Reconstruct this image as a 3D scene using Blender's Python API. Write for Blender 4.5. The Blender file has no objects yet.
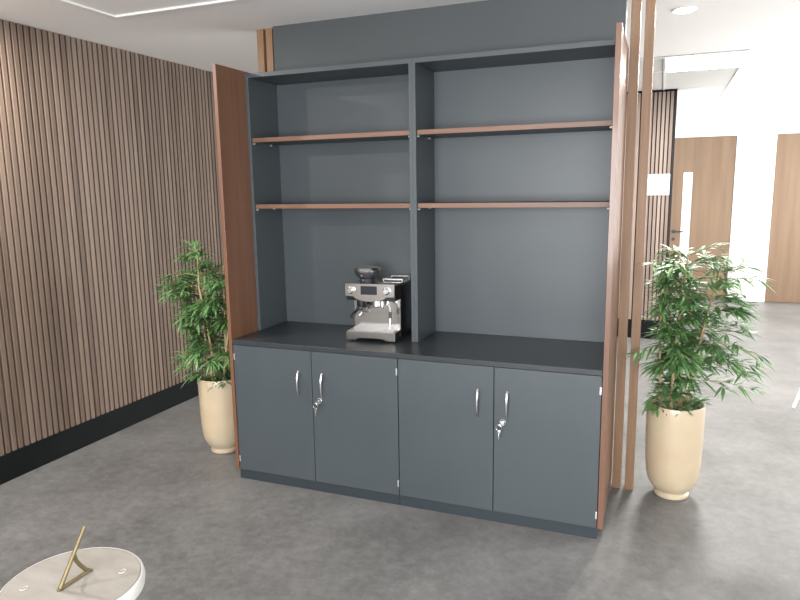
import bpy, bmesh, math, random
from mathutils import Vector, Matrix
random.seed(7)
PI = math.pi
scn = bpy.context.scene
col = scn.collection

# ------------------------------------------------------------------ materials
def mat(name, color, rough=.5, metal=0., noise=None, bump=0., coat=0., emit=0., spec=.5, trans=0.):
    m = bpy.data.materials.new(name); m.use_nodes = True
    nt = m.node_tree; b = nt.nodes['Principled BSDF']
    b.inputs['Base Color'].default_value = (*color, 1)
    b.inputs['Roughness'].default_value = rough
    b.inputs['Metallic'].default_value = metal
    b.inputs['Specular IOR Level'].default_value = spec
    b.inputs['Coat Weight'].default_value = coat
    b.inputs['Coat Roughness'].default_value = .08
    b.inputs['Transmission Weight'].default_value = trans
    if emit:
        b.inputs['Emission Color'].default_value = (*color, 1); b.inputs['Emission Strength'].default_value = emit
    if noise or bump:
        tc = nt.nodes.new('ShaderNodeTexCoord'); mp = nt.nodes.new('ShaderNodeMapping')
        n = nt.nodes.new('ShaderNodeTexNoise')
        nt.links.new(tc.outputs['Object'], mp.inputs[0]); nt.links.new(mp.outputs[0], n.inputs['Vector'])
        sc, c2, det = noise if noise else ((30, 30, 30), color, 3)
        mp.inputs['Scale'].default_value = sc; n.inputs['Scale'].default_value = 1.; n.inputs['Detail'].default_value = det
        if noise:
            r = nt.nodes.new('ShaderNodeValToRGB')
            r.color_ramp.elements[0].position = .32; r.color_ramp.elements[1].position = .68
            r.color_ramp.elements[0].color = (*color, 1); r.color_ramp.elements[1].color = (*c2, 1)
            nt.links.new(n.outputs['Fac'], r.inputs[0]); nt.links.new(r.outputs[0], b.inputs['Base Color'])
        if bump:
            bp = nt.nodes.new('ShaderNodeBump'); bp.inputs['Strength'].default_value = bump; bp.inputs['Distance'].default_value = .002
            nt.links.new(n.outputs['Fac'], bp.inputs['Height']); nt.links.new(bp.outputs[0], b.inputs['Normal'])
    return m

def slat_mat(name, axis, pitch, tones, gx):
    """timber slats: each slat its own tone, vertical grain over it"""
    m = mat(name, tones[0], .55)
    nt = m.node_tree; b = nt.nodes['Principled BSDF']; N = nt.nodes.new; L = nt.links.new
    tc = N('ShaderNodeTexCoord'); sx = N('ShaderNodeSeparateXYZ'); L(tc.outputs['Object'], sx.inputs[0])
    d = N('ShaderNodeMath'); d.operation = 'DIVIDE'; d.inputs[1].default_value = pitch; L(sx.outputs[axis], d.inputs[0])
    f = N('ShaderNodeMath'); f.operation = 'FLOOR'; L(d.outputs[0], f.inputs[0])
    w = N('ShaderNodeTexWhiteNoise'); w.noise_dimensions = '1D'; L(f.outputs[0], w.inputs['W'])
    mp = N('ShaderNodeMapping'); mp.inputs['Scale'].default_value = gx; L(tc.outputs['Object'], mp.inputs[0])
    n = N('ShaderNodeTexNoise'); n.inputs['Scale'].default_value = 1; n.inputs['Detail'].default_value = 4; L(mp.outputs[0], n.inputs['Vector'])
    mx = N('ShaderNodeMath'); mx.operation = 'MULTIPLY_ADD'; mx.inputs[1].default_value = .45; L(w.outputs['Value'], mx.inputs[0]); 
    m2 = N('ShaderNodeMath'); m2.operation = 'MULTIPLY'; m2.inputs[1].default_value = .6; L(n.outputs['Fac'], m2.inputs[0]); L(m2.outputs[0], mx.inputs[2])
    r = N('ShaderNodeValToRGB'); r.color_ramp.elements[0].position = .2; r.color_ramp.elements[1].position = .8
    r.color_ramp.elements[0].color = (*tones[0], 1); r.color_ramp.elements[1].color = (*tones[1], 1)
    L(mx.outputs[0], r.inputs[0]); L(r.outputs[0], b.inputs['Base Color'])
    return m

def pegged_mat():
    """charcoal laminate with two columns of small dark shelf peg holes"""
    m = mat('pegged_laminate', (.049, .057, .065), .42)
    nt = m.node_tree; b = nt.nodes['Principled BSDF']; N = nt.nodes.new; L = nt.links.new
    def mth(op, a, v=None, w=None):
        n = N('ShaderNodeMath'); n.operation = op
        for i, q in enumerate((a, v, w)):
            if q is None: continue
            if isinstance(q, (int, float)): n.inputs[i].default_value = q
            else: L(q, n.inputs[i])
        return n.outputs[0]
    tc = N('ShaderNodeTexCoord'); sx = N('ShaderNodeSeparateXYZ'); L(tc.outputs['Object'], sx.inputs[0])
    zz = mth('SUBTRACT', mth('FRACT', mth('DIVIDE', sx.outputs['Z'], .032)), .5); zz = mth('MULTIPLY', zz, .032)
    yy = mth('SUBTRACT', mth('ABSOLUTE', mth('SUBTRACT', sx.outputs['Y'], .118)), .083)
    d = mth('SQRT', mth('ADD', mth('MULTIPLY', zz, zz), mth('MULTIPLY', yy, yy)))
    k = mth('LESS_THAN', d, .003)
    mx = N('ShaderNodeMix'); mx.data_type = 'RGBA'; L(k, mx.inputs['Factor'])
    mx.inputs['A'].default_value = (.052, .0625, .068, 1); mx.inputs['B'].default_value = (.015, .016, .018, 1)
    L(mx.outputs['Result'], b.inputs['Base Color'])
    return m

def floor_mat():
    m = mat('grey_vinyl', (.13, .128, .125), .42)
    nt = m.node_tree; b = nt.nodes['Principled BSDF']; N = nt.nodes.new; L = nt.links.new
    tc = N('ShaderNodeTexCoord')
    def noise(s, det, rough=.6):
        n = N('ShaderNodeTexNoise'); n.inputs['Scale'].default_value = s; n.inputs['Detail'].default_value = det; n.inputs['Roughness'].default_value = rough
        L(tc.outputs['Object'], n.inputs['Vector']); return n
    a = noise(1.8, 6, .65); c = noise(19, 8, .75)
    ad = N('ShaderNodeMath'); ad.operation = 'ADD'; L(a.outputs['Fac'], ad.inputs[0]); L(c.outputs['Fac'], ad.inputs[1])
    r = N('ShaderNodeValToRGB'); e = r.color_ramp.elements
    mr = N('ShaderNodeMath'); mr.operation = 'MULTIPLY'; mr.inputs[1].default_value = .5; L(ad.outputs[0], mr.inputs[0])
    e[0].position = .36; e[0].color = (*FL0, 1); e[1].position = .64; e[1].color = (*FL1, 1)
    L(mr.outputs[0], r.inputs[0]); L(r.outputs[0], b.inputs['Base Color'])
    rr = N('ShaderNodeMath'); rr.operation = 'MULTIPLY_ADD'; rr.inputs[1].default_value = .25; rr.inputs[2].default_value = .33; L(c.outputs['Fac'], rr.inputs[0]); L(rr.outputs[0], b.inputs['Roughness'])
    bp = N('ShaderNodeBump'); bp.inputs['Strength'].default_value = .08; bp.inputs['Distance'].default_value = .003; L(c.outputs['Fac'], bp.inputs['Height']); L(bp.outputs[0], b.inputs['Normal'])
    return m
FL0 = (.080, .0795, .078); FL1 = (.188, .186, .182)

M = {}
M['pegged'] = pegged_mat()
M['char'] = mat('charcoal_laminate', (0.04894, 0.0594, 0.06574), .42, noise=((3, 3, 3), (0.0536, 0.06437, 0.07007), 3))
M['char_top'] = mat('charcoal_worktop', (0.03038, 0.0351, 0.03915), .30)
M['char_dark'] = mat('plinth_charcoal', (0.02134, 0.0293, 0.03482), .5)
M['black'] = mat('black_board', (.006, .007, .0075), .75, spec=.15)
M['white'] = mat('white_paint', (.80, .79, .77), .7, bump=.05)
M['ceil'] = mat('ceiling_paint', (.86, .835, .82), .8, bump=.04)
M['tile'] = mat('ceiling_tile', (0.5426, 0.5355, 0.5212), .85, noise=((60, 60, 60), (0.5712, 0.5641, 0.5498), 4), bump=.2)
M['darkwall'] = mat('slate_paint', (0.05564, 0.06359, 0.06624), .6, noise=((2, 2, 2), (0.06094, 0.06889, 0.07154), 3))
M['wood_red'] = mat('walnut_panel', (0.1326, 0.05883, 0.03191), .38, noise=((22, 22, .9), (0.175, 0.0844, 0.04786), 6), coat=.25)
M['wood_post'] = mat('oak_post', (0.1965, 0.1069, 0.05519), .5, noise=((45, 45, 2.2), (0.262, 0.1542, 0.08374), 6))
M['wood_edge'] = mat('walnut_edging', (0.1515, 0.0739, 0.04468), .45, noise=((2, 40, 40), (0.1871, 0.09999, 0.06411), 5))
M['door'] = mat('oak_door', (0.1461, 0.09047, 0.05168), .5, noise=((14, 14, .9), (0.1808, 0.1173, 0.07144), 6))
M['felt'] = mat('black_felt', (.018, .016, .016), .9)
M['chrome'] = mat('brushed_chrome', (0.69, 0.69, 0.6992), .22, 1.)
M['steel'] = mat('stainless_steel', (0.5491, 0.5338, 0.5109), .17, 1., bump=.04)
M['nickel'] = mat('nickel', (.8, .8, .8), .3, .9)
M['blackpl'] = mat('black_plastic', (.012, .012, .014), .3)
M['screen'] = mat('black_glass', (.01, .012, .02), .08, coat=.6)
M['smoke'] = mat('smoked_plastic', (.03, .03, .035), .12, coat=.5)
M['plwhite'] = mat('white_plastic', (.82, .82, .80), .35)
M['pot'] = mat('cream_clay', (0.4865, 0.3784, 0.2518), .38, noise=((5, 5, 5), (0.5455, 0.4512, 0.3147), 4), coat=.25)
M['soil'] = mat('dark_soil', (.05, .032, .02), .95, noise=((60, 60, 60), (.10, .06, .035), 5), bump=.8)
M['cane'] = mat('bamboo_cane', (0.2601, 0.1836, 0.08417), .5, noise=((20, 20, 9), (0.3825, 0.2907, 0.153), 3))
M['leaf'] = mat('bamboo_leaf', (0.05865, 0.1564, 0.0437), .42, noise=((14, 14, 14), (0.1564, 0.2972, 0.1092), 3), spec=.5)
M['stone'] = mat('pale_stone', (0.2325, 0.2093, 0.1791), .6, noise=((11, 26, 11), (0.2883, 0.2673, 0.2371), 6), bump=.15)
M['rim'] = mat('white_stone', (0.5508, 0.537, 0.5095), .4)
M['brass'] = mat('aged_brass', (0.1785, 0.1403, 0.07072), .42, .75, noise=((25, 25, 25), (0.2125, 0.1742, 0.09724), 3))
M['lamp'] = mat('light_diffuser', (1, .97, .92), .5, emit=14)
M['glass'] = mat('window_glass', (.95, .97, .97), .02, trans=1.)
M['frost'] = mat('frosted_glass', (.88, .90, .90), .25, coat=.3)
M['slat_l'] = slat_mat('walnut_slats', 'Y', .0415, ((0.08781, 0.05695, 0.04039), (0.1756, 0.1266, 0.09495)), (30, 30, 2.))
M['slat_r'] = slat_mat('walnut_slats_far', 'X', .040, ((0.165, 0.1162, 0.0936), (0.3, 0.2325, 0.195)), (30, 30, 2.))
M['floor'] = floor_mat()
M['metal_dark'] = mat('dark_metal', (.06, .06, .06), .35, .8)

# ------------------------------------------------------------------ mesh helpers
class MB:
    def __init__(s): s.b = bmesh.new()
    def box(s, x0, x1, y0, y1, z0, z1, bev=0., mtx=None, seg=2):
        t = bmesh.new(); bmesh.ops.create_cube(t, size=1)
        for v in t.verts: v.co = Vector(((x0+x1)/2+v.co.x*(x1-x0), (y0+y1)/2+v.co.y*(y1-y0), (z0+z1)/2+v.co.z*(z1-z0)))
        if bev: bmesh.ops.bevel(t, geom=t.edges[:], offset=bev, segments=seg, affect='EDGES', profile=.5)
        return s.add(t, mtx)
    def add(s, t, mtx=None):
        if mtx: bmesh.ops.transform(t, matrix=mtx, verts=t.verts)
        me = bpy.data.meshes.new('t'); t.to_mesh(me); t.free(); s.b.from_mesh(me); bpy.data.meshes.remove(me); return s
    def lathe(s, prof, seg=40, loc=(0, 0, 0), mtx=None):
        t = bmesh.new(); rings = []
        for r, z in prof:
            if r < 1e-6: rings.append([t.verts.new((0, 0, z))])
            else: rings.append([t.verts.new((r*math.cos(2*PI*i/seg), r*math.sin(2*PI*i/seg), z)) for i in range(seg)])
        for a, b in zip(rings, rings[1:]):
            for i in range(seg):
                j = (i+1) % seg
                if len(a) == 1 and len(b) == 1: continue
                if len(a) == 1: t.faces.new((a[0], b[j], b[i]))
                elif len(b) == 1: t.faces.new((a[i], a[j], b[0]))
                else: t.faces.new((a[i], a[j], b[j], b[i]))
        bmesh.ops.recalc_face_normals(t, faces=t.faces)
        mm = Matrix.Translation(loc)
        return s.add(t, mm @ mtx if mtx else mm)
    def tube(s, pts, r, seg=12, radii=None):
        t = bmesh.new(); pts = [Vector(p) for p in pts]; rings = []
        up = None
        for i, p in enumerate(pts):
            d = (pts[min(i+1, len(pts)-1)]-pts[max(i-1, 0)]).normalized()
            if up is None: up = d.orthogonal().normalized()
            up = (up-d*up.dot(d)).normalized(); sd = d.cross(up); rr = radii[i] if radii else r
            rings.append([t.verts.new(p+rr*(math.cos(2*PI*k/seg)*up+math.sin(2*PI*k/seg)*sd)) for k in range(seg)])
        for a, b in zip(rings, rings[1:]):
            for k in range(seg): t.faces.new((a[k], a[(k+1) % seg], b[(k+1) % seg], b[k]))
        t.faces.new(rings[0]); t.faces.new(rings[-1]); bmesh.ops.recalc_face_normals(t, faces=t.faces)
        return s.add(t)
    def prism(s, poly, a0, a1, axis='Y', bev=0.):
        """poly of (u, v): XZ extruded along Y, XY along Z, YZ along X"""
        t = bmesh.new()
        def P(u, v, w): return {'Y': (u, w, v), 'Z': (u, v, w), 'X': (w, u, v)}[axis]
        A = [t.verts.new(P(u, v, a0)) for u, v in poly]; B = [t.verts.new(P(u, v, a1)) for u, v in poly]
        t.faces.new(A); t.faces.new(B); n = len(poly)
        for i in range(n): t.faces.new((A[i], A[(i+1) % n], B[(i+1) % n], B[i]))
        bmesh.ops.recalc_face_normals(t, faces=t.faces)
        if bev: bmesh.ops.bevel(t, geom=t.edges[:], offset=bev, segments=2, affect='EDGES')
        return s.add(t)
    def build(s, name, m, parent=None, smooth=False, **k):
        me = bpy.data.meshes.new(name); s.b.to_mesh(me); s.b.free(); me.materials.append(m)
        o = bpy.data.objects.new(name, me); col.objects.link(o)
        if parent: o.parent = parent
        if smooth:
            for p in me.polygons: p.use_smooth = True
            me.set_sharp_from_angle(angle=math.radians(38))
        return tag(o, **k)
def tag(o, label=None, cat=None, group=None, kind=None):
    if label: o['label'] = label
    if cat: o['category'] = cat
    if group: o['group'] = group
    if kind: o['kind'] = kind
    return o
def empty(name, loc=(0, 0, 0), rz=0, **k):
    o = bpy.data.objects.new(name, None); col.objects.link(o); o.empty_display_size = .1
    o.location = loc; o.rotation_euler.z = rz; return tag(o, **k)
def copy_tree(o, parent=None):
    c = o.copy(); col.objects.link(c)
    if parent: c.parent = parent
    for ch in list(o.children): copy_tree(ch, c)
    return c
def S(mb, name, m, lab=None, **k): return mb.build(name, m, kind='structure', label=lab, **k)

# ------------------------------------------------------------------ setting
XL, XR, YB, YF, H = -1.26, 5.4, -5.2, 7.37, 2.617
S(MB().box(XL-.3, XR+.1, YB-.1, YF+.2, -.1, 0), 'floor', M['floor'], 'mottled grey vinyl floor across the whole room')
gx0, gy0 = -.65, .0
# plasterboard border and tile field of the ceiling
S(MB().box(XL-.3, XR+.1, YB-.1, YF+.2, H, H+.1), 'ceiling', M['ceil'], 'off-white plasterboard ceiling')
t = MB()     # corridor tile field
cx = [2.18-.6*k for k in range(0, 1)]
fx0, fx1, fy0, fy1 = 1.58, 2.76, 2.64, 7.36
t.box(fx0, fx1, fy0, 4.473, H-.006, H-.0005)
t.box(2.31, fx1, 4.49, fy1, H-.006, H-.0005)
S(t, 'ceiling', M['tile'], 'paler ceiling tile field over the corridor')
t = MB()
for x in (2.175, 2.765): t.box(x-.007, x+.007, fy0-.012, fy1 if x > 2.3 else 4.49, H-.012, H-.0065)
y = fy0
while y < fy1:
    t.box(fx0 if y < 4.4 else 2.31, fx1, y-.010, y+.010, H-.011, H-.0066); y += .665*(5 if y > 3 else 1)
S(t, 'trim_1', M['plwhite'], 'white metal grid bars of the corridor ceiling')
# light trim frame in the ceiling at the left, its corner in view
t = MB()
t.box(gx0-.012, gx0+.012, -3.0, gy0+.012, H-.012, H-.0005, .002); t.box(gx0+.013, 1.15, gy0-.012, gy0+.012, H-.012, H-.0005, .002)
t.box(gx0-.012, gx0+.012, -3.03, -3.0, H-.012, H-.0005)
S(t, 'trim_2', M['plwhite'], 'slim white ceiling trim turning a corner above the slatted wall')

# left wall: plain wall, black backing, slats, black skirting
S(MB().box(XL-.25, XL-.04, YB, YF, 0, H), 'wall_left', M['felt'], 'black felt backing of the slatted wall on the left')
t = MB(); P_ = .0415; y = math.floor(YB/P_)*P_+P_
while y < 4.4:
    t.box(XL-.0395, XL, y+.0065, y+.035, .165, H-.001, .0015, seg=1); y += P_
S(t, 'wall_left', M['slat_l'], 'brown timber slats running up the left wall')
S(MB().box(XL-.0395, XL+.002, YB, 4.49, 0, .163, .002), 'baseboard_left', M['black'], 'tall black skirting under the slatted left wall')

# far slatted wall (front of the block beside the corridor)
yS = 4.5
S(MB().box(XL, 2.30, yS, yS+.14, 0, H), 'wall_back', M['felt'], 'black backing of the far slatted wall')
t = MB(); x = math.ceil(XL/.04)*.04
while x < 2.28:
    t.box(x+.006, x+.034, yS-.022, yS-.001, .205, H-.027, .0012, seg=1); x += .04
S(t, 'wall_back', M['slat_r'], 'grey brown timber slats of the far wall beside the oak door')
S(MB().box(XL+.01, 2.304, yS-.026, yS-.0005, H-.026, H-.007), 'trim_3', M['black'], 'black top rail of the far slats')
S(MB().box(2.283, 2.304, yS-.024, yS-.0005, .2, H-.027), 'trim_4', M['felt'], 'black edge strip of the far slats')
S(MB().box(XL+.01, 2.30, yS-.026, yS-.0005, 0, .203), 'baseboard_back', M['black'], 'black skirting under the far slats')
S(MB().box(2.16, 2.30, yS+.1405, YF, 0, H), 'wall_corridor', M['white'], 'white wall along the corridor')
# door wall, with openings
D1, D2, DH = (2.335, 3.135), (3.62, 4.42), 2.31
t = MB()
t.box(2.3, D1[0], YF, YF+.15, 0, H); t.box(D1[1], D2[0], YF, YF+.15, 0, H); t.box(D2[1], XR, YF, YF+.15, 0, H)
t.box(D1[0], D1[1], YF, YF+.15, DH, H); t.box(D2[0], D2[1], YF, YF+.15, DH, H)
S(t, 'wall_far', M['white'], 'bright white end wall holding the two oak doors')
def door(n, x0, x1, vision, lab):
    d = MB(); y0, y1 = YF+.012, YF+.056
    if vision:
        a, b, z0, z1 = x0+.145, x0+.265, .50, 1.82
        d.box(x0+.004, a, y0, y1, .006, DH-.004); d.box(b, x1-.004, y0, y1, .006, DH-.004)
        d.box(a, b, y0, y1, .006, z0); d.box(a, b, y0, y1, z1, DH-.004)
    else: d.box(x0+.004, x1-.004, y0, y1, .006, DH-.004)
    o = S(d, 'door_%d' % n, M['door'], lab)
    if vision: MB().box(a, b, y0+.012, y1-.012, z0, z1).build('vision_panel', M['frost'], o, label='narrow tall glazed vision panel')
    hx = x0+.05 if vision else x1-.06
    sg = 1 if vision else -1
    h = MB().tube([(hx, y0-.001, .98), (hx, y0-.05, .98), (hx+sg*.02, y0-.055, .98), (hx+sg*.13, y0-.055, .98)], .010)
    h.lathe([(0, 0), (.027, 0), (.027, .008), (0, .008)], 24, (hx, y0-.0005, .98), Matrix.Rotation(PI/2, 4, 'X'))
    h.build('door_handle', M['metal_dark'], o, smooth=True)
    MB().lathe([(0, 0), (.024, 0), (.024, .008), (.01, .008), (.01, .014), (0, .014)], 24, (hx, y0-.0005, .87), Matrix.Rotation(PI/2, 4, 'X')).build('lock', M['metal_dark'], o, smooth=True)
    MB().box(x0+.004, x1-.004, YF+.10, YF+.14, 0.006, DH).build('door_stop', M['plwhite'], o)
door(1, *D1, True, 'oak veneer door with a narrow tall glass panel and dark lever handle')
door(2, *D2, False, 'plain oak veneer door at the right edge of the photo')

# right wall with windows, near wall with windows (out of view, they let the daylight in; the first right one is added for fill)
WIN = [(-3.6, -1.2), (2.0, 3.6), (3.9, 5.5), (5.8, 7.1)]  # first opening is an added window, brightens left wall and ceiling
t = MB(); prev = YB
for a, b in WIN:
    t.box(XR, XR+.15, prev, a, 0, H); t.box(XR, XR+.15, a, b, 0, .35); t.box(XR, XR+.15, a, b, 2.4, H); prev = b
t.box(XR, XR+.15, prev, YF+.15, 0, H)
S(t, 'wall_right', M['white'])
for i, (a, b) in enumerate(WIN):
    t = MB()
    t.box(XR+.04, XR+.09, a, b, .35, .40); t.box(XR+.04, XR+.09, a, b, 2.35, 2.4); t.box(XR+.04, XR+.09, a, a+.05, .4, 2.35); t.box(XR+.04, XR+.09, b-.05, b, .4, 2.35)
    t.box(XR+.04, XR+.09, (a+b)/2-.02, (a+b)/2+.02, .4, 2.35)
    S(t, 'window_%d' % (i+1), M['metal_dark'])  # lowest number is the added fill window
t = MB(); a, b = .2, 3.8
t.box(XL-.2, a, YB-.15, YB, 0, H); t.box(b, XR, YB-.15, YB, 0, H); t.box(a, b, YB-.15, YB, 0, .7); t.box(a, b, YB-.15, YB, 2.35, H)
S(t, 'wall_front', M['white'])
t = MB()
t.box(a, b, YB-.1, YB-.05, .7, .75); t.box(a, b, YB-.1, YB-.05, 2.3, 2.35)
for x in (a+.025, 1.4, 2.6, b-.025): t.box(x-.025, x+.025, YB-.1, YB-.05, .75, 2.3)
S(t, 'window_5', M['metal_dark'])

# partition wall behind the shelving
S(MB().box(0.0, 2.004, .573, .70, 0, H), 'wall_centre', M['darkwall'], 'dark slate partition wall rising above the shelving to the ceiling')

# ------------------------------------------------------------------ wooden posts beside the partition
pm = MB().box(-.0225, .0225, 0, .06, 0, H-.001, .0015)
post = pm.build('wooden_post', M['wood_post'], label='oak post, first to the right of the partition, next to the cabinet', cat='post', group='floor to ceiling oak posts')
post.location = (2.050, .595, 0)
for x, lab in ((2.116, 'outer oak post at right, between the first post and the potted bamboo'),
               (-.045, 'oak post touching the left end of the partition, seen above the shelving'),
               (-.108, 'outermost oak post on the left, seen above the walnut panel')):
    c = copy_tree(post); c.location = (x, .595, 0); c['label'] = lab

# ------------------------------------------------------------------ base cupboards
HW, HP = .826, .056
def handle_mb():
    pts = []
    for i in range(15):
        a = i/14; z = .068-.136*a; pts.append((0, -.004-.024*math.sin(PI*a)**.4, z))
    t = MB().tube(pts, .005, 10, [.0075 if i < 6 else .0085-.0003*i for i in range(15)])
    return t
def cupboard(x0, x1, label):
    r = empty('base_cupboard', (x0, 0, 0), label=label, cat='cupboard', group='charcoal base cupboards')
    w = x1-x0-.001
    t = MB()
    t.box(0.0005, .018, .021, .553, HP, .799); t.box(w-.018, w-.0005, .021, .553, HP, .799); t.box(.018, w-.018, .021, .553, HP, HP+.018)
    t.box(.018, w-.018, .535, .553, HP+.018, .799); t.box(.018, w-.018, .021, .535, .40, .418)
    t.build('carcass', M['char'], r)
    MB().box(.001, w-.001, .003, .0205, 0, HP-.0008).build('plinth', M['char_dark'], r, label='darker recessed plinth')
    hw = w/2
    for k in range(2):
        d = MB().box(k*hw+.0018, (k+1)*hw-.0018, 0, .018, HP+.001, .797, .0012).build('door', M['char'], r)
        hx = hw-.078 if k == 0 else hw+.067
        h = handle_mb().build('handle', M['chrome'], d, smooth=True, label='curved chrome bar handle'); h.location = (hx, 0, .613)
        fx = k*w; sgn = 1 if k == 0 else -1
        for z in ((.728, .122) if not (k == 0 and x0 > .5) else ()):
            MB().box(min(fx+sgn*.0015, fx+sgn*.010), max(fx+sgn*.0015, fx+sgn*.010), -.0025, -.0003, z-.018, z+.018, .001).build('hinge', M['nickel'], d, label='small pale hinge plate')
        if k == 1:
            lx = hw+.046
            l = MB().lathe([(0, 0), (.0165, 0), (.0165, .010), (.014, .013), (0, .013)], 24, (lx, -.0003, .528), Matrix.Rotation(PI/2, 4, 'X')).build('lock', M['chrome'], d, smooth=True)
            kb = MB()
            kb.tube([(lx, -.0135, .528), (lx, -.028, .528)], .0035, 8); kb.box(lx-.011, lx+.011, -.031, -.028, .517, .539, .001)
            ring = [(lx-.014+.014*math.cos(a*PI/8), -.0295-.002*math.sin(a*PI/8), .506+.016*math.sin(a*PI/8)) for a in range(17)]
            kb.tube(ring, .0022, 8); kb.box(lx-.023, lx-.005, -.031, -.0285, .476, .494, .001); kb.box(lx-.017, lx-.011, -.031, -.0285, .446, .477, .0006)
            kb.build('key', M['chrome'], d, smooth=True, label='key in the lock with a spare hanging from its ring')
    return r
cupboard(0, 1, 'charcoal two door base cupboard, the left one, under the coffee machine')
cupboard(1, 2, 'charcoal two door base cupboard, the right one, beside the oak posts')
MB().box(.0005, 1.9995, -.004, .570, .80, HW, .0015).build('worktop', M['char_top'], label='continuous charcoal worktop on top of the two base cupboards', cat='worktop')

# ------------------------------------------------------------------ open shelving
HT, D1_, TK = 2.299, .257, .018
def shelving(x0, x1, label):
    r = empty('open_bookcase', (x0, D1_, HW+.001), label=label, cat='bookcase', group='open charcoal bookcases')
    w = x1-x0-.0005; z1 = HT-HW-.001; dp = .315
    for pa, px, sg in ((0, TK, 1), (w-TK, w-TK, -1)):
        sp = MB().box(pa, pa+TK, 0, dp, 0, z1, .0008).build('side_panel', M['pegged'], r)
    MB().box(TK+.0003, w-TK-.0003, 0.0, dp, z1-.024, z1, .0008).build('top_panel', M['char'], r)
    MB().box(TK+.0003, w-TK-.0003, dp-.016, dp-.001, 0, z1-.0245).build('back_panel', M['char'], r)
    for zt in (1.945, 1.571):
        z = zt-HW
        s = MB().box(TK+.002, w-TK-.002, .016, dp-.018, z-.024, z).build('shelf', M['char'], r)
        MB().box(TK+.002, w-TK-.002, .0125, .0158, z-.024, z, .0006).build('edge_strip', M['wood_edge'], s, label='walnut coloured front edging')
        for px in (TK+.0005, w-TK-.0005):
            sg = 1 if px < .5 else -1
            for py in (.022, .20):
                MB().lathe([(0, 0), (.0055, 0), (.0055, .010), (.003, .012), (0, .012)], 12, (px, py, z-.031), Matrix.Rotation(sg*PI/2, 4, 'Y')).build('shelf_pin', M['nickel'], s)
    return r
shelving(0, 1, 'open charcoal bookcase above the left cupboard, coffee machine at its foot')
shelving(1, 2, 'open charcoal bookcase above the right cupboard, nothing on its shelves')

# ------------------------------------------------------------------ walnut end panels
for x0, x1, lab in ((-.0215, -.0008, 'walnut end panel on the left side, beside the half hidden bamboo'),
                    (2.0008, 2.0245, 'walnut end panel on the right side, next to the oak posts')):
    MB().box(x0, x1, -.006, .572, HP+.001, 2.311, .0012).build('end_panel', M['wood_red'], label=lab, cat='panel', group='walnut end panels')

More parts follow.
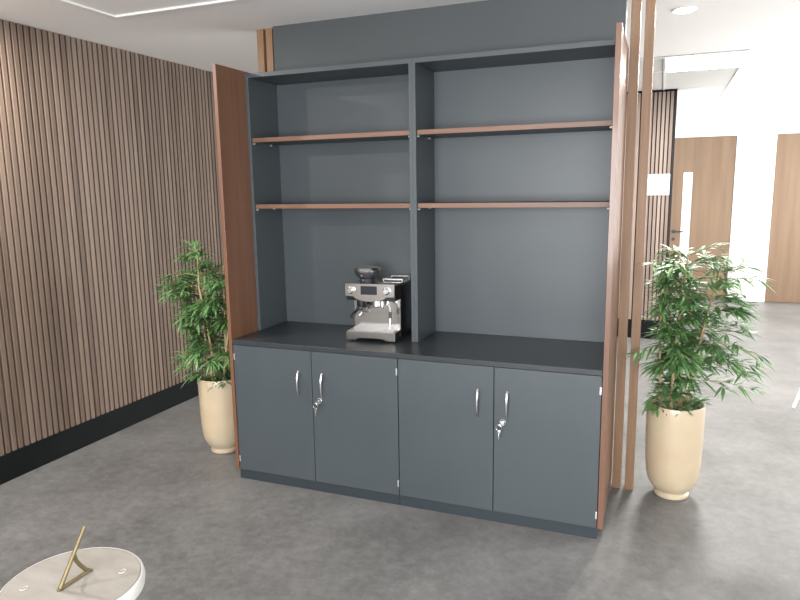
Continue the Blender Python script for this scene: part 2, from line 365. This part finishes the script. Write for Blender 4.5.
# ------------------------------------------------------------------ coffee machine
def coffee():
    r = empty('coffee_machine', (.7705, .184, HW+.0008), math.radians(4.3), label='stainless steel espresso machine with built-in grinder on the worktop', cat='coffee machine')
    W2 = .140
    # black body
    t = MB(); t.box(-W2, W2, .115, .345, .012, .300, .006)
    t.box(-W2, W2, .012, .345, .225, .300, .004)
    t.build('body', M['blackpl'], r, smooth=True, label='black side and back casing')
    for fx in (-.11, .11):
        for fy in (.03, .31):
            MB().lathe([(0, 0), (.012, 0), (.014, .012), (0, .012)], 16, (fx, fy, 0)).build('foot', M['blackpl'], r)
    # steel back splash
    MB().box(-W2+.006, W2-.002, .106, .1145, .055, .223, .002).build('splash_back', M['steel'], r)
    # top plate
    MB().box(-W2, W2, .012, .345, .3005, .312, .004).build('top_plate', M['steel'], r, smooth=True)
    # front fascia with dipping lower edge
    poly = [(-W2, .320), (-W2, .252)]
    for i in range(13):
        a = i/12; x = -.095+.19*a
        poly.append((x, .250-.026*math.sin(PI*a)**.5 if 0 < a < 1 else .250))
    poly += [(W2, .252), (W2, .320)]
    f = MB().prism(poly, -.004, .0115, 'Y', .0015).build('fascia', M['steel'], r, smooth=True)
    MB().box(-.050, .042, -.0075, -.0045, .262, .308, .002).build('display', M['screen'], f, label='black rectangular touch display')
    for kx in (-.105, .098):
        MB().lathe([(0, 0), (.021, 0), (.021, .006), (.017, .008), (.016, .022), (.013, .025), (0, .025)], 28, (kx, -.0045, .284), Matrix.Rotation(PI/2, 4, 'X')).build('knob', M['chrome'], f, smooth=True)
    # drip tray base
    poly = [(-W2, .010), (-.085, .010), (-.070, .021), (.070, .021), (.085, .010), (W2, .010), (W2, .056), (-W2, .056)]
    b = MB().prism(poly, -.006, .1135, 'Y', .002).build('drip_tray', M['steel'], r, smooth=True)
    g = MB()
    for k in range(19): x = -.126+k*.014; g.box(x-.0035, x+.0035, .006, .100, .0565, .0605, .001, seg=1)
    g.box(-.133, .133, .001, .0055, .0565, .0605); g.box(-.133, .133, .1005, .105, .0565, .0605)
    g.build('drip_grille', M['chrome'], b)
    # grinder outlet, group head, portafilter
    MB().lathe([(0, .182), (.024, .182), (.027, .196), (.027, .222), (0, .222)], 28, (-.070, .058, 0)).build('grinder_outlet', M['blackpl'], r, smooth=True)
    MB().lathe([(0, .186), (.030, .186), (.035, .192), (.035, .222), (0, .222)], 32, (.018, .062, 0)).build('group_head', M['chrome'], r, smooth=True)
    p = MB().lathe([(0, .158), (.020, .158), (.029, .168), (.033, .184), (0, .184)], 32, (-.070, .058, 0)).build('portafilter', M['chrome'], r, smooth=True)
    MB().tube([(-.070, .030, .175), (-.070, -.01, .172), (-.070, -.055, .165), (-.070, -.095, .158)], .011, 14, [.007, .010, .013, .011]).build('handle', M['blackpl'], p, smooth=True)
    MB().tube([(-.070, .058, .158), (-.070, .058, .145), (-.082, .055, .136)], .006, 10).tube([(-.070, .058, .145), (-.058, .055, .136)], .006, 10).build('spout', M['chrome'], p, smooth=True)
    # steam wand
    w = MB().tube([(.085, .055, .222), (.085, .052, .200), (.100, .040, .185), (.104, .030, .120), (.102, .020, .072)], .005, 10, [.009, .009, .0055, .005, .004]).build('steam_wand', M['chrome'], r, smooth=True)
    MB().tube([(.103, .034, .165), (.104, .031, .130)], .009, 12).build('wand_grip', M['blackpl'], w, smooth=True)
    MB().tube([(.052, .055, .222), (.052, .055, .190), (.054, .050, .180)], .008, 10).build('water_outlet', M['chrome'], r, smooth=True)
    # hopper
    h = MB().lathe([(0, .3125), (.044, .3125), (.046, .322), (.042, .330), (.062, .346), (.072, .360), (.072, .372), (0, .372)], 40, (-.062, .14, 0)).build('bean_hopper', M['smoke'], r, smooth=True)
    MB().lathe([(0, .3725), (.074, .3725), (.076, .380), (.066, .392), (.022, .400), (0, .400)], 40, (-.062, .14, 0)).build('lid', M['chrome'], h, smooth=True)
    # cup rail
    c = MB()
    pts = [(.022, .17, .324), (.022, .31, .324), (.132, .31, .324), (.132, .17, .324), (.022, .17, .324)]
    c.tube(pts, .005, 8)
    for q in pts[:4]: c.tube([(q[0], q[1], .3125), q], .003, 8)
    c.build('cup_rail', M['chrome'], r, smooth=True)
coffee()

# ------------------------------------------------------------------ potted bamboos
def leaf(t, p, d, up, L, w):
    """pointed, slightly folded and drooping blade"""
    d = d.normalized(); sd = d.cross(up)
    if sd.length < .05: sd = d.orthogonal()
    sd.normalize(); n = sd.cross(d)
    prof = [(0, .08), (.22, .85), (.5, 1.), (.78, .55), (1., 0)]
    c = []
    for a, b in prof:
        q = p+d*(L*a)-Vector((0, 0, 1))*(L*.22*a*a)
        if b == 0: c.append((t.verts.new(q),))
        else: c.append((t.verts.new(q-sd*(w*b*.5)+n*(w*.12*b)), t.verts.new(q), t.verts.new(q+sd*(w*b*.5)+n*(w*.12*b))))
    for a, b in zip(c, c[1:]):
        if len(b) == 3:
            t.faces.new((a[0], a[1], b[1], b[0])); t.faces.new((a[1], a[2], b[2], b[1]))
        else:
            t.faces.new((a[0], a[1], b[0])); t.faces.new((a[1], a[2], b[0]))

def bamboo(loc, canes, sprays, low, label, seed, rim=.143, hp=.515, L0=.096, keep=None):
    rnd = random.Random(seed)
    r = empty('potted_bamboo', loc, label=label, cat='potted plant', group='bamboos in cream pots')
    k = rim/.143
    prof = [(0, 0), (.082, 0), (.088, .006), (.088, .020), (.080, .028), (.084, .034), (.104, .052), (.122, .085), (.133, .13), (.139, .20), (.1425, .32), (.1435, .44), (.144, hp-.004), (.142, hp), (.134, hp), (.131, hp-.006), (.130, hp-.05), (0, hp-.05)]
    MB().lathe([(a*k, z) for a, z in prof], 64).build('pot', M['pot'], r, smooth=True, label='tall cream pot with a rounded base and foot ring')
    s = MB().lathe([(0, hp-.028), (.06, hp-.030), (.129*k, hp-.036), (.129*k, hp-.049), (0, hp-.049)], 40)
    s.build('soil', M['soil'], r)
    fb = bmesh.new(); up = Vector((0, 0, 1))
    def at(c, a):
        b, tp, bend = c; b = Vector(b); tp = Vector(tp)
        return b.lerp(tp, a)+Vector(bend)*math.sin(PI*a)
    cms = []
    for c in canes:
        pts = [at(c, i/14) for i in range(15)]
        cm = MB().tube(pts, .0055, 8, [.0088*(1-.6*i/14) for i in range(15)])
        for i in range(2, 14, 2):
            p = pts[i]; cm.lathe([(0, -.003), (.0098*(1-.55*i/14), -.001), (.0098*(1-.55*i/14), .001), (0, .003)], 8, p)
        cms.append(cm)
    def tuft(p, d, n, L):
        for j in range(n):
            ang = rnd.uniform(-1.05, 1.05); el = rnd.uniform(-.45, .45)
            sd = d.cross(up); sd = sd.normalized() if sd.length > .05 else Vector((1, 0, 0))
            wp = p+Vector(loc)
            if keep and not keep(wp+d*L*.7): continue
            q = d*math.cos(ang)+sd*math.sin(ang)+up*el
            leaf(fb, p+Vector([rnd.uniform(-.006, .006) for _ in range(3)]), q, up, L*rnd.uniform(.75, 1.25), L*rnd.uniform(.13, .19))
    for (ci, a0, az, ln, rise, n) in sprays:
        tw = cms[ci]; c = canes[ci]; p0 = at(c, a0); d = Vector((math.cos(az), math.sin(az), rise)).normalized()
        pts = [p0+d*(ln*s)-up*(ln*.22*s*s) for s in [i/5 for i in range(6)]]
        if keep and not all(keep(q+Vector(loc)) for q in pts): continue
        tw.tube(pts, .0015, 5, [.0022, .002, .0017, .0014, .0012, .0009])
        for i in range(1, 6):
            m = n+1 if i == 5 else n
            dd = (pts[i]-pts[i-1]).normalized()
            tuft(pts[i], dd, m, L0)
            # short side twig
            if i in (2, 4):
                s2 = dd.cross(up).normalized()*rnd.choice((-1, 1)); q = pts[i]+(dd*.5+s2*.8+up*rnd.uniform(-.3, .5)).normalized()*ln*.35
                if keep and not keep(q+Vector(loc)): continue
                tw.tube([pts[i], q], .0012, 5); tuft(q, (q-pts[i]).normalized(), n, L0)
    for i in range(low):
        az = rnd.uniform(0, 2*PI); rr = rnd.uniform(.02, .10)*k; p = Vector((rr*math.cos(az), rr*math.sin(az), hp-.03))
        d = Vector((math.cos(az), math.sin(az), rnd.uniform(.3, 1.2))).normalized(); q = p+d*rnd.uniform(.03, .07)
        tuft(q, d, 6, L0*.9)
    for cm in cms: cm.build('cane', M['cane'], r, smooth=True)
    me = bpy.data.meshes.new('foliage'); fb.to_mesh(me); fb.free(); me.materials.append(M['leaf'])
    o = bpy.data.objects.new('foliage', me); col.objects.link(o); o.parent = r
    return r
def sprays_for(canes, rnd, per, zlo, zhi, lnf, n):
    out = []
    for ci, c in enumerate(canes):
        zt = c[1][2]
        for k in range(per):
            a = zlo+(zhi-zlo)*(k+rnd.random())/per
            out.append((ci, a, rnd.uniform(0, 2*PI), lnf(a)*rnd.uniform(.7, 1.15), rnd.uniform(-.05, .75), n))
    return out
rr_ = random.Random(3)
cR = [((-.075, -.02, .48), (-.10, -.02, 1.10), (-.004, 0, 0)), ((-.025, -.045, .48), (.02, -.03, 1.30), (-.012, 0, 0)),
      ((.02, .03, .48), (-.02, .04, 1.30), (.012, 0, 0)), ((.045, -.03, .48), (.17, -.02, 1.24), (-.01, 0, 0)), ((-.02, .05, .48), (-.07, .06, 1.24), (0, .01, 0))]
spR = sprays_for(cR, rr_, 15, .28, 1.0, lambda a: .17-.03*a, 5)
spR += [(3, .55, -.15, .20, .35, 4), (3, .35, -.2, .25, .30, 4), (3, .30, .3, .25, .20, 4), (3, .75, .1, .16, .3, 4), (0, .35, 3.3, .20, .1, 4), (0, .55, 2.9, .17, .5, 3), (1, .45, 3.6, .2, .0, 3), (2, .95, .3, .2, .7, 3), (3, .9, -.4, .2, .4, 3), (3, .5, .0, .26, .0, 4), (3, .22, -.1, .27, .20, 5), (3, .6, .2, .17, .25, 5), (3, .7, -.3, .15, .3, 5), (1, .8, -1.2, .15, .6, 5), (2, .9, .0, .2, .6, 5), (0, .3, 3.9, .22, .2, 5), (0, .6, 3.7, .2, .3, 4)]
spR += [(ci, rr_.uniform(.06, .34), rr_.uniform(0, 6.28), rr_.uniform(.07, .13), rr_.uniform(.1, .9), 4) for ci in range(5) for _ in range(3)]
bamboo((2.33, .625, 0), cR, spR, 24, 'bamboo in a cream pot on the right, in full view beside the oak posts', 11, keep=lambda q: q.x > 2.03 and (q.x > 2.19 or q.y < .53))
cL = [((-.04, -.03, .46), (-.10, -.02, 1.30), (-.02, 0, 0)), ((.0, -.05, .46), (-.09, -.04, 1.08), (.01, 0, 0)), ((.03, .02, .46), (.05, .03, 1.20), (0, 0, 0)),
      ((-.03, .05, .46), (-.16, .08, 1.12), (0, 0, 0)), ((.04, -.03, .46), (.16, -.02, 1.14), (0, 0, 0))]
spL = sprays_for(cL, rr_, 14, .26, 1.0, lambda a: .17-.04*a, 5)
spL += [(3, .9, 3.2, .26, .35, 3), (3, .7, 3.0, .22, .2, 3), (0, .15, 3.4, .2, .35, 4), (1, .2, 3.7, .18, .2, 4), (0, .95, 2.6, .12, 1.0, 4), (0, .8, 3.1, .26, .2, 5), (3, .8, 3.3, .2, .5, 5), (0, .7, 3.5, .24, .3, 5), (4, .9, 4.6, .2, .5, 5), (1, .9, 3.9, .2, .3, 3)]
spL += [(ci, rr_.uniform(.06, .30), rr_.uniform(0, 6.28), rr_.uniform(.06, .12), rr_.uniform(.1, .9), 4) for ci in range(5) for _ in range(2)]
bamboo((-.352, .330, 0), cL, spL, 20, 'bamboo in a cream pot on the left, half hidden behind the walnut end panel', 12, .140, .495, keep=lambda q: q.x < -.08 and (q.x < -.2 or q.y < .53))

# ------------------------------------------------------------------ sundial on pedestal
def sundial():
    z = .70; R = .166
    r = empty('sundial', (.900, -1.921, 0), label='round pale stone sundial with a brass gnomon in the lower left foreground', cat='sundial')
    MB().lathe([(0, 0), (.14, 0), (.14, .04), (.125, .055), (.115, .07), (.075, .10), (.058, .16), (.052, .35), (.058, .54), (.075, .60), (.105, .63), (.11, .648), (0, .648)], 48).build('pedestal', M['rim'], r, smooth=True)
    MB().lathe([(0, .6485), (.12, .6485), (.150, .656), (R, .668), (R+.002, .684), (R-.001, z-.006), (R-.002, z-.003), (R-.005, z-.0005), (R-.0065, z-.0003), (R-.0075, z-.003), (0, z-.003)], 96).build('dial_rim', M['rim'], r, smooth=True, label='white rounded rim')
    d = MB().lathe([(0, z-.0028), (R-.008, z-.0028), (R-.008, z-.0012), (R-.009, z), (0, z)], 96).build('dial_plate', M['stone'], r, smooth=True, label='pale veined stone face')
    for (mx, my) in ((-.089, -.062), (.083, .078)):
        pts = []
        for i in range(14):
            a = -2.2+i*.33; pts.append((mx+.007*math.cos(a), my+.009*math.sin(a), z+.0012))
        pts.append((mx-.004, my+.001, z+.0012))
        MB().tube(pts, .0010, 6).build('dial_mark', M['rim'], d, label='small curled white mark')
    # gnomon: two straight bars and a curved support, one bent rod of flat brass
    A = Vector((0, -.036, z+.003)); B = Vector((.004, .050, z+.003)); T = Vector((0.0, .052, z+.122))
    g = MB(); g.tube([A, B], .005, 12)
    g.tube([A, A.lerp(T, .5), T], .0040, 12, [.0052, .005, .0044])
    m = A.lerp(T, .55)
    g.tube([m, m+Vector((.001, .004, -.020)), m+Vector((.002, .012, -.036)), m+Vector((.003, .026, -.056)), B], .005, 12)
    for q in (A, B): g.lathe([(0, -.0025), (.0075, -.0025), (.0075, .0), (0, .002)], 16, q)
    g.build('gnomon', M['brass'], r, smooth=True, label='brass gnomon bent to a slanting V')
sundial()

# ------------------------------------------------------------------ sign, ceiling lamps, white chair
sg = empty('wall_sign', (2.145, yS-.0225, 1.653), label='blank white rectangular sign plate fixed to the far slats', cat='sign')
MB().box(-.13, .13, -.006, -.0004, -.108, .108, .0015).build('plate', M['plwhite'], sg)
for sx in (-.118, .118):
    for sz in (-.095, .095): MB().lathe([(0, 0), (.005, 0), (.004, .002), (0, .003)], 12, (sx, -.0062, sz), Matrix.Rotation(PI/2, 4, 'X')).build('screw', M['metal_dark'], sg)

dn = empty('downlight', (2.277, 1.22, H-.0008), label='round recessed downlight glowing in the ceiling above the right bamboo', cat='downlight', group='ceiling downlights')
MB().lathe([(.053, 0), (.066, 0), (.066, -.004), (.062, -.007), (.053, -.006), (.053, 0)], 40).build('bezel', M['plwhite'], dn, smooth=True)
MB().lathe([(0, -.0005), (.052, -.0005), (.050, -.008), (.035, -.014), (0, -.017)], 32).build('lamp_lens', M['lamp'], dn)
for x, y, lab in ((-.95, -.75, 'recessed downlight near the slatted wall, just outside the ceiling trim corner'), (-.95, -2.4, 'recessed downlight near the slatted wall, furthest from the shelving'), (3.9, 1.22, 'recessed downlight over the open floor far to the right of the bamboo')):
    c = copy_tree(dn); c.location.x = x; c.location.y = y
    c['label'] = lab
pl_ = empty('panel_light', (2.47, 2.975, H-.013), label='glowing rectangular ceiling light panel over the corridor', cat='ceiling light', group='ceiling light panels')
pf = MB()
pf.box(-.285, .285, -.325, -.313, -.006, 0); pf.box(-.285, .285, .313, .325, -.006, 0); pf.box(-.285, -.273, -.313, .313, -.006, 0); pf.box(.273, .285, -.313, .313, -.006, 0)
pf.build('frame', M['plwhite'], pl_)
MB().box(-.272, .272, -.312, .312, -.004, 0).build('diffuser', M['lamp'], pl_)

ch = empty('white_chair', (3.52, 2.30, 0), math.radians(25), label='white chair just inside the right edge of the photo, only a slanting leg in view', cat='chair')
st = MB(); st.box(-.22, .22, -.22, .22, .43, .45, .009); st.build('seat', M['plwhite'], ch, smooth=True)
bk = MB(); bk.box(-.21, .21, -.008, .008, 0, .38, .007, Matrix.Translation((0, .225, .47)) @ Matrix.Rotation(-.18, 4, 'X')); bk.build('backrest', M['plwhite'], ch, smooth=True)
for sx in (-1, 1):
    for sy in (-1, 1):
        MB().tube([(sx*.17, sy*.16, .429), (sx*.255, sy*.235, .004)], .012, 12, [.016, .011]).build('leg', M['plwhite'], ch, smooth=True)
for sx in (-1, 1): MB().tube([(sx*.17, .19, .452), (sx*.17, .225, .53)], .009, 10).build('back_bracket', M['plwhite'], ch, smooth=True)

# ------------------------------------------------------------------ lights
def area(loc, rot, sx, sy, power, color=(1, 1, 1), spread=PI):
    l = bpy.data.lights.new('area', 'AREA'); l.shape = 'RECTANGLE'; l.size = sx; l.size_y = sy; l.energy = power; l.color = color; l.spread = spread
    o = bpy.data.objects.new('area_light', l); col.objects.link(o); o.location = loc; o.rotation_euler = rot; return o
for (a, b), pw in zip(WIN, (26, 58, 52, 50)):  # first power is fill through the added near window
    area((XR-.02, (a+b)/2, 1.38), (0, PI/2, 0), 1.9, b-a, pw, (1, .99, .97))
area((2.0, YB+.03, 1.5), (PI/2, 0, 0), 3.5, 1.6, 170, (.95, .97, 1))
area((2.47, 2.975, H-.03), (0, 0, 0), .54, .62, 55, (1, .98, .94))
for x, y in ((2.277, 1.22), (-.95, -.75), (-.95, -2.4), (3.9, 1.22)):
    l = bpy.data.lights.new('spot', 'AREA'); l.shape = 'DISK'; l.size = .07; l.energy = 14 if x > 0 else 26; l.color = (1, .95, .88)
    o = bpy.data.objects.new('downlight_beam', l); col.objects.link(o); o.location = (x, y, H-.022)

w = bpy.data.worlds.new('world'); scn.world = w; w.use_nodes = True
w.node_tree.nodes['Background'].inputs[0].default_value = (.9, .95, 1, 1); w.node_tree.nodes['Background'].inputs[1].default_value = 1.0

# ------------------------------------------------------------------ camera
cam = bpy.data.cameras.new('camera'); co = bpy.data.objects.new('camera', cam); col.objects.link(co)
yaw, pitch, roll, fpx = .3792, .1671, -.0155, 655.56
cy, sy, cp, sp = math.cos(yaw), math.sin(yaw), math.cos(pitch), math.sin(pitch)
fw = Vector((-sy*cp, cy*cp, -sp)); rt = Vector((cy, sy, 0)); upv = rt.cross(fw)
c, s = math.cos(roll), math.sin(roll)
R_, U_ = c*rt+s*upv, -s*rt+c*upv
mt = Matrix((R_, U_, -fw)).transposed().to_4x4(); mt.translation = (2.2132, -2.9971, 1.6453)
co.matrix_world = mt
cam.sensor_width = 36; cam.lens = fpx/800*36; cam.clip_start = .05
scn.camera = co
vs = scn.view_settings
vs.view_transform = 'Standard'; vs.look = 'None'; vs.gamma = 1; vs.use_curve_mapping = False; vs.exposure = 0.92
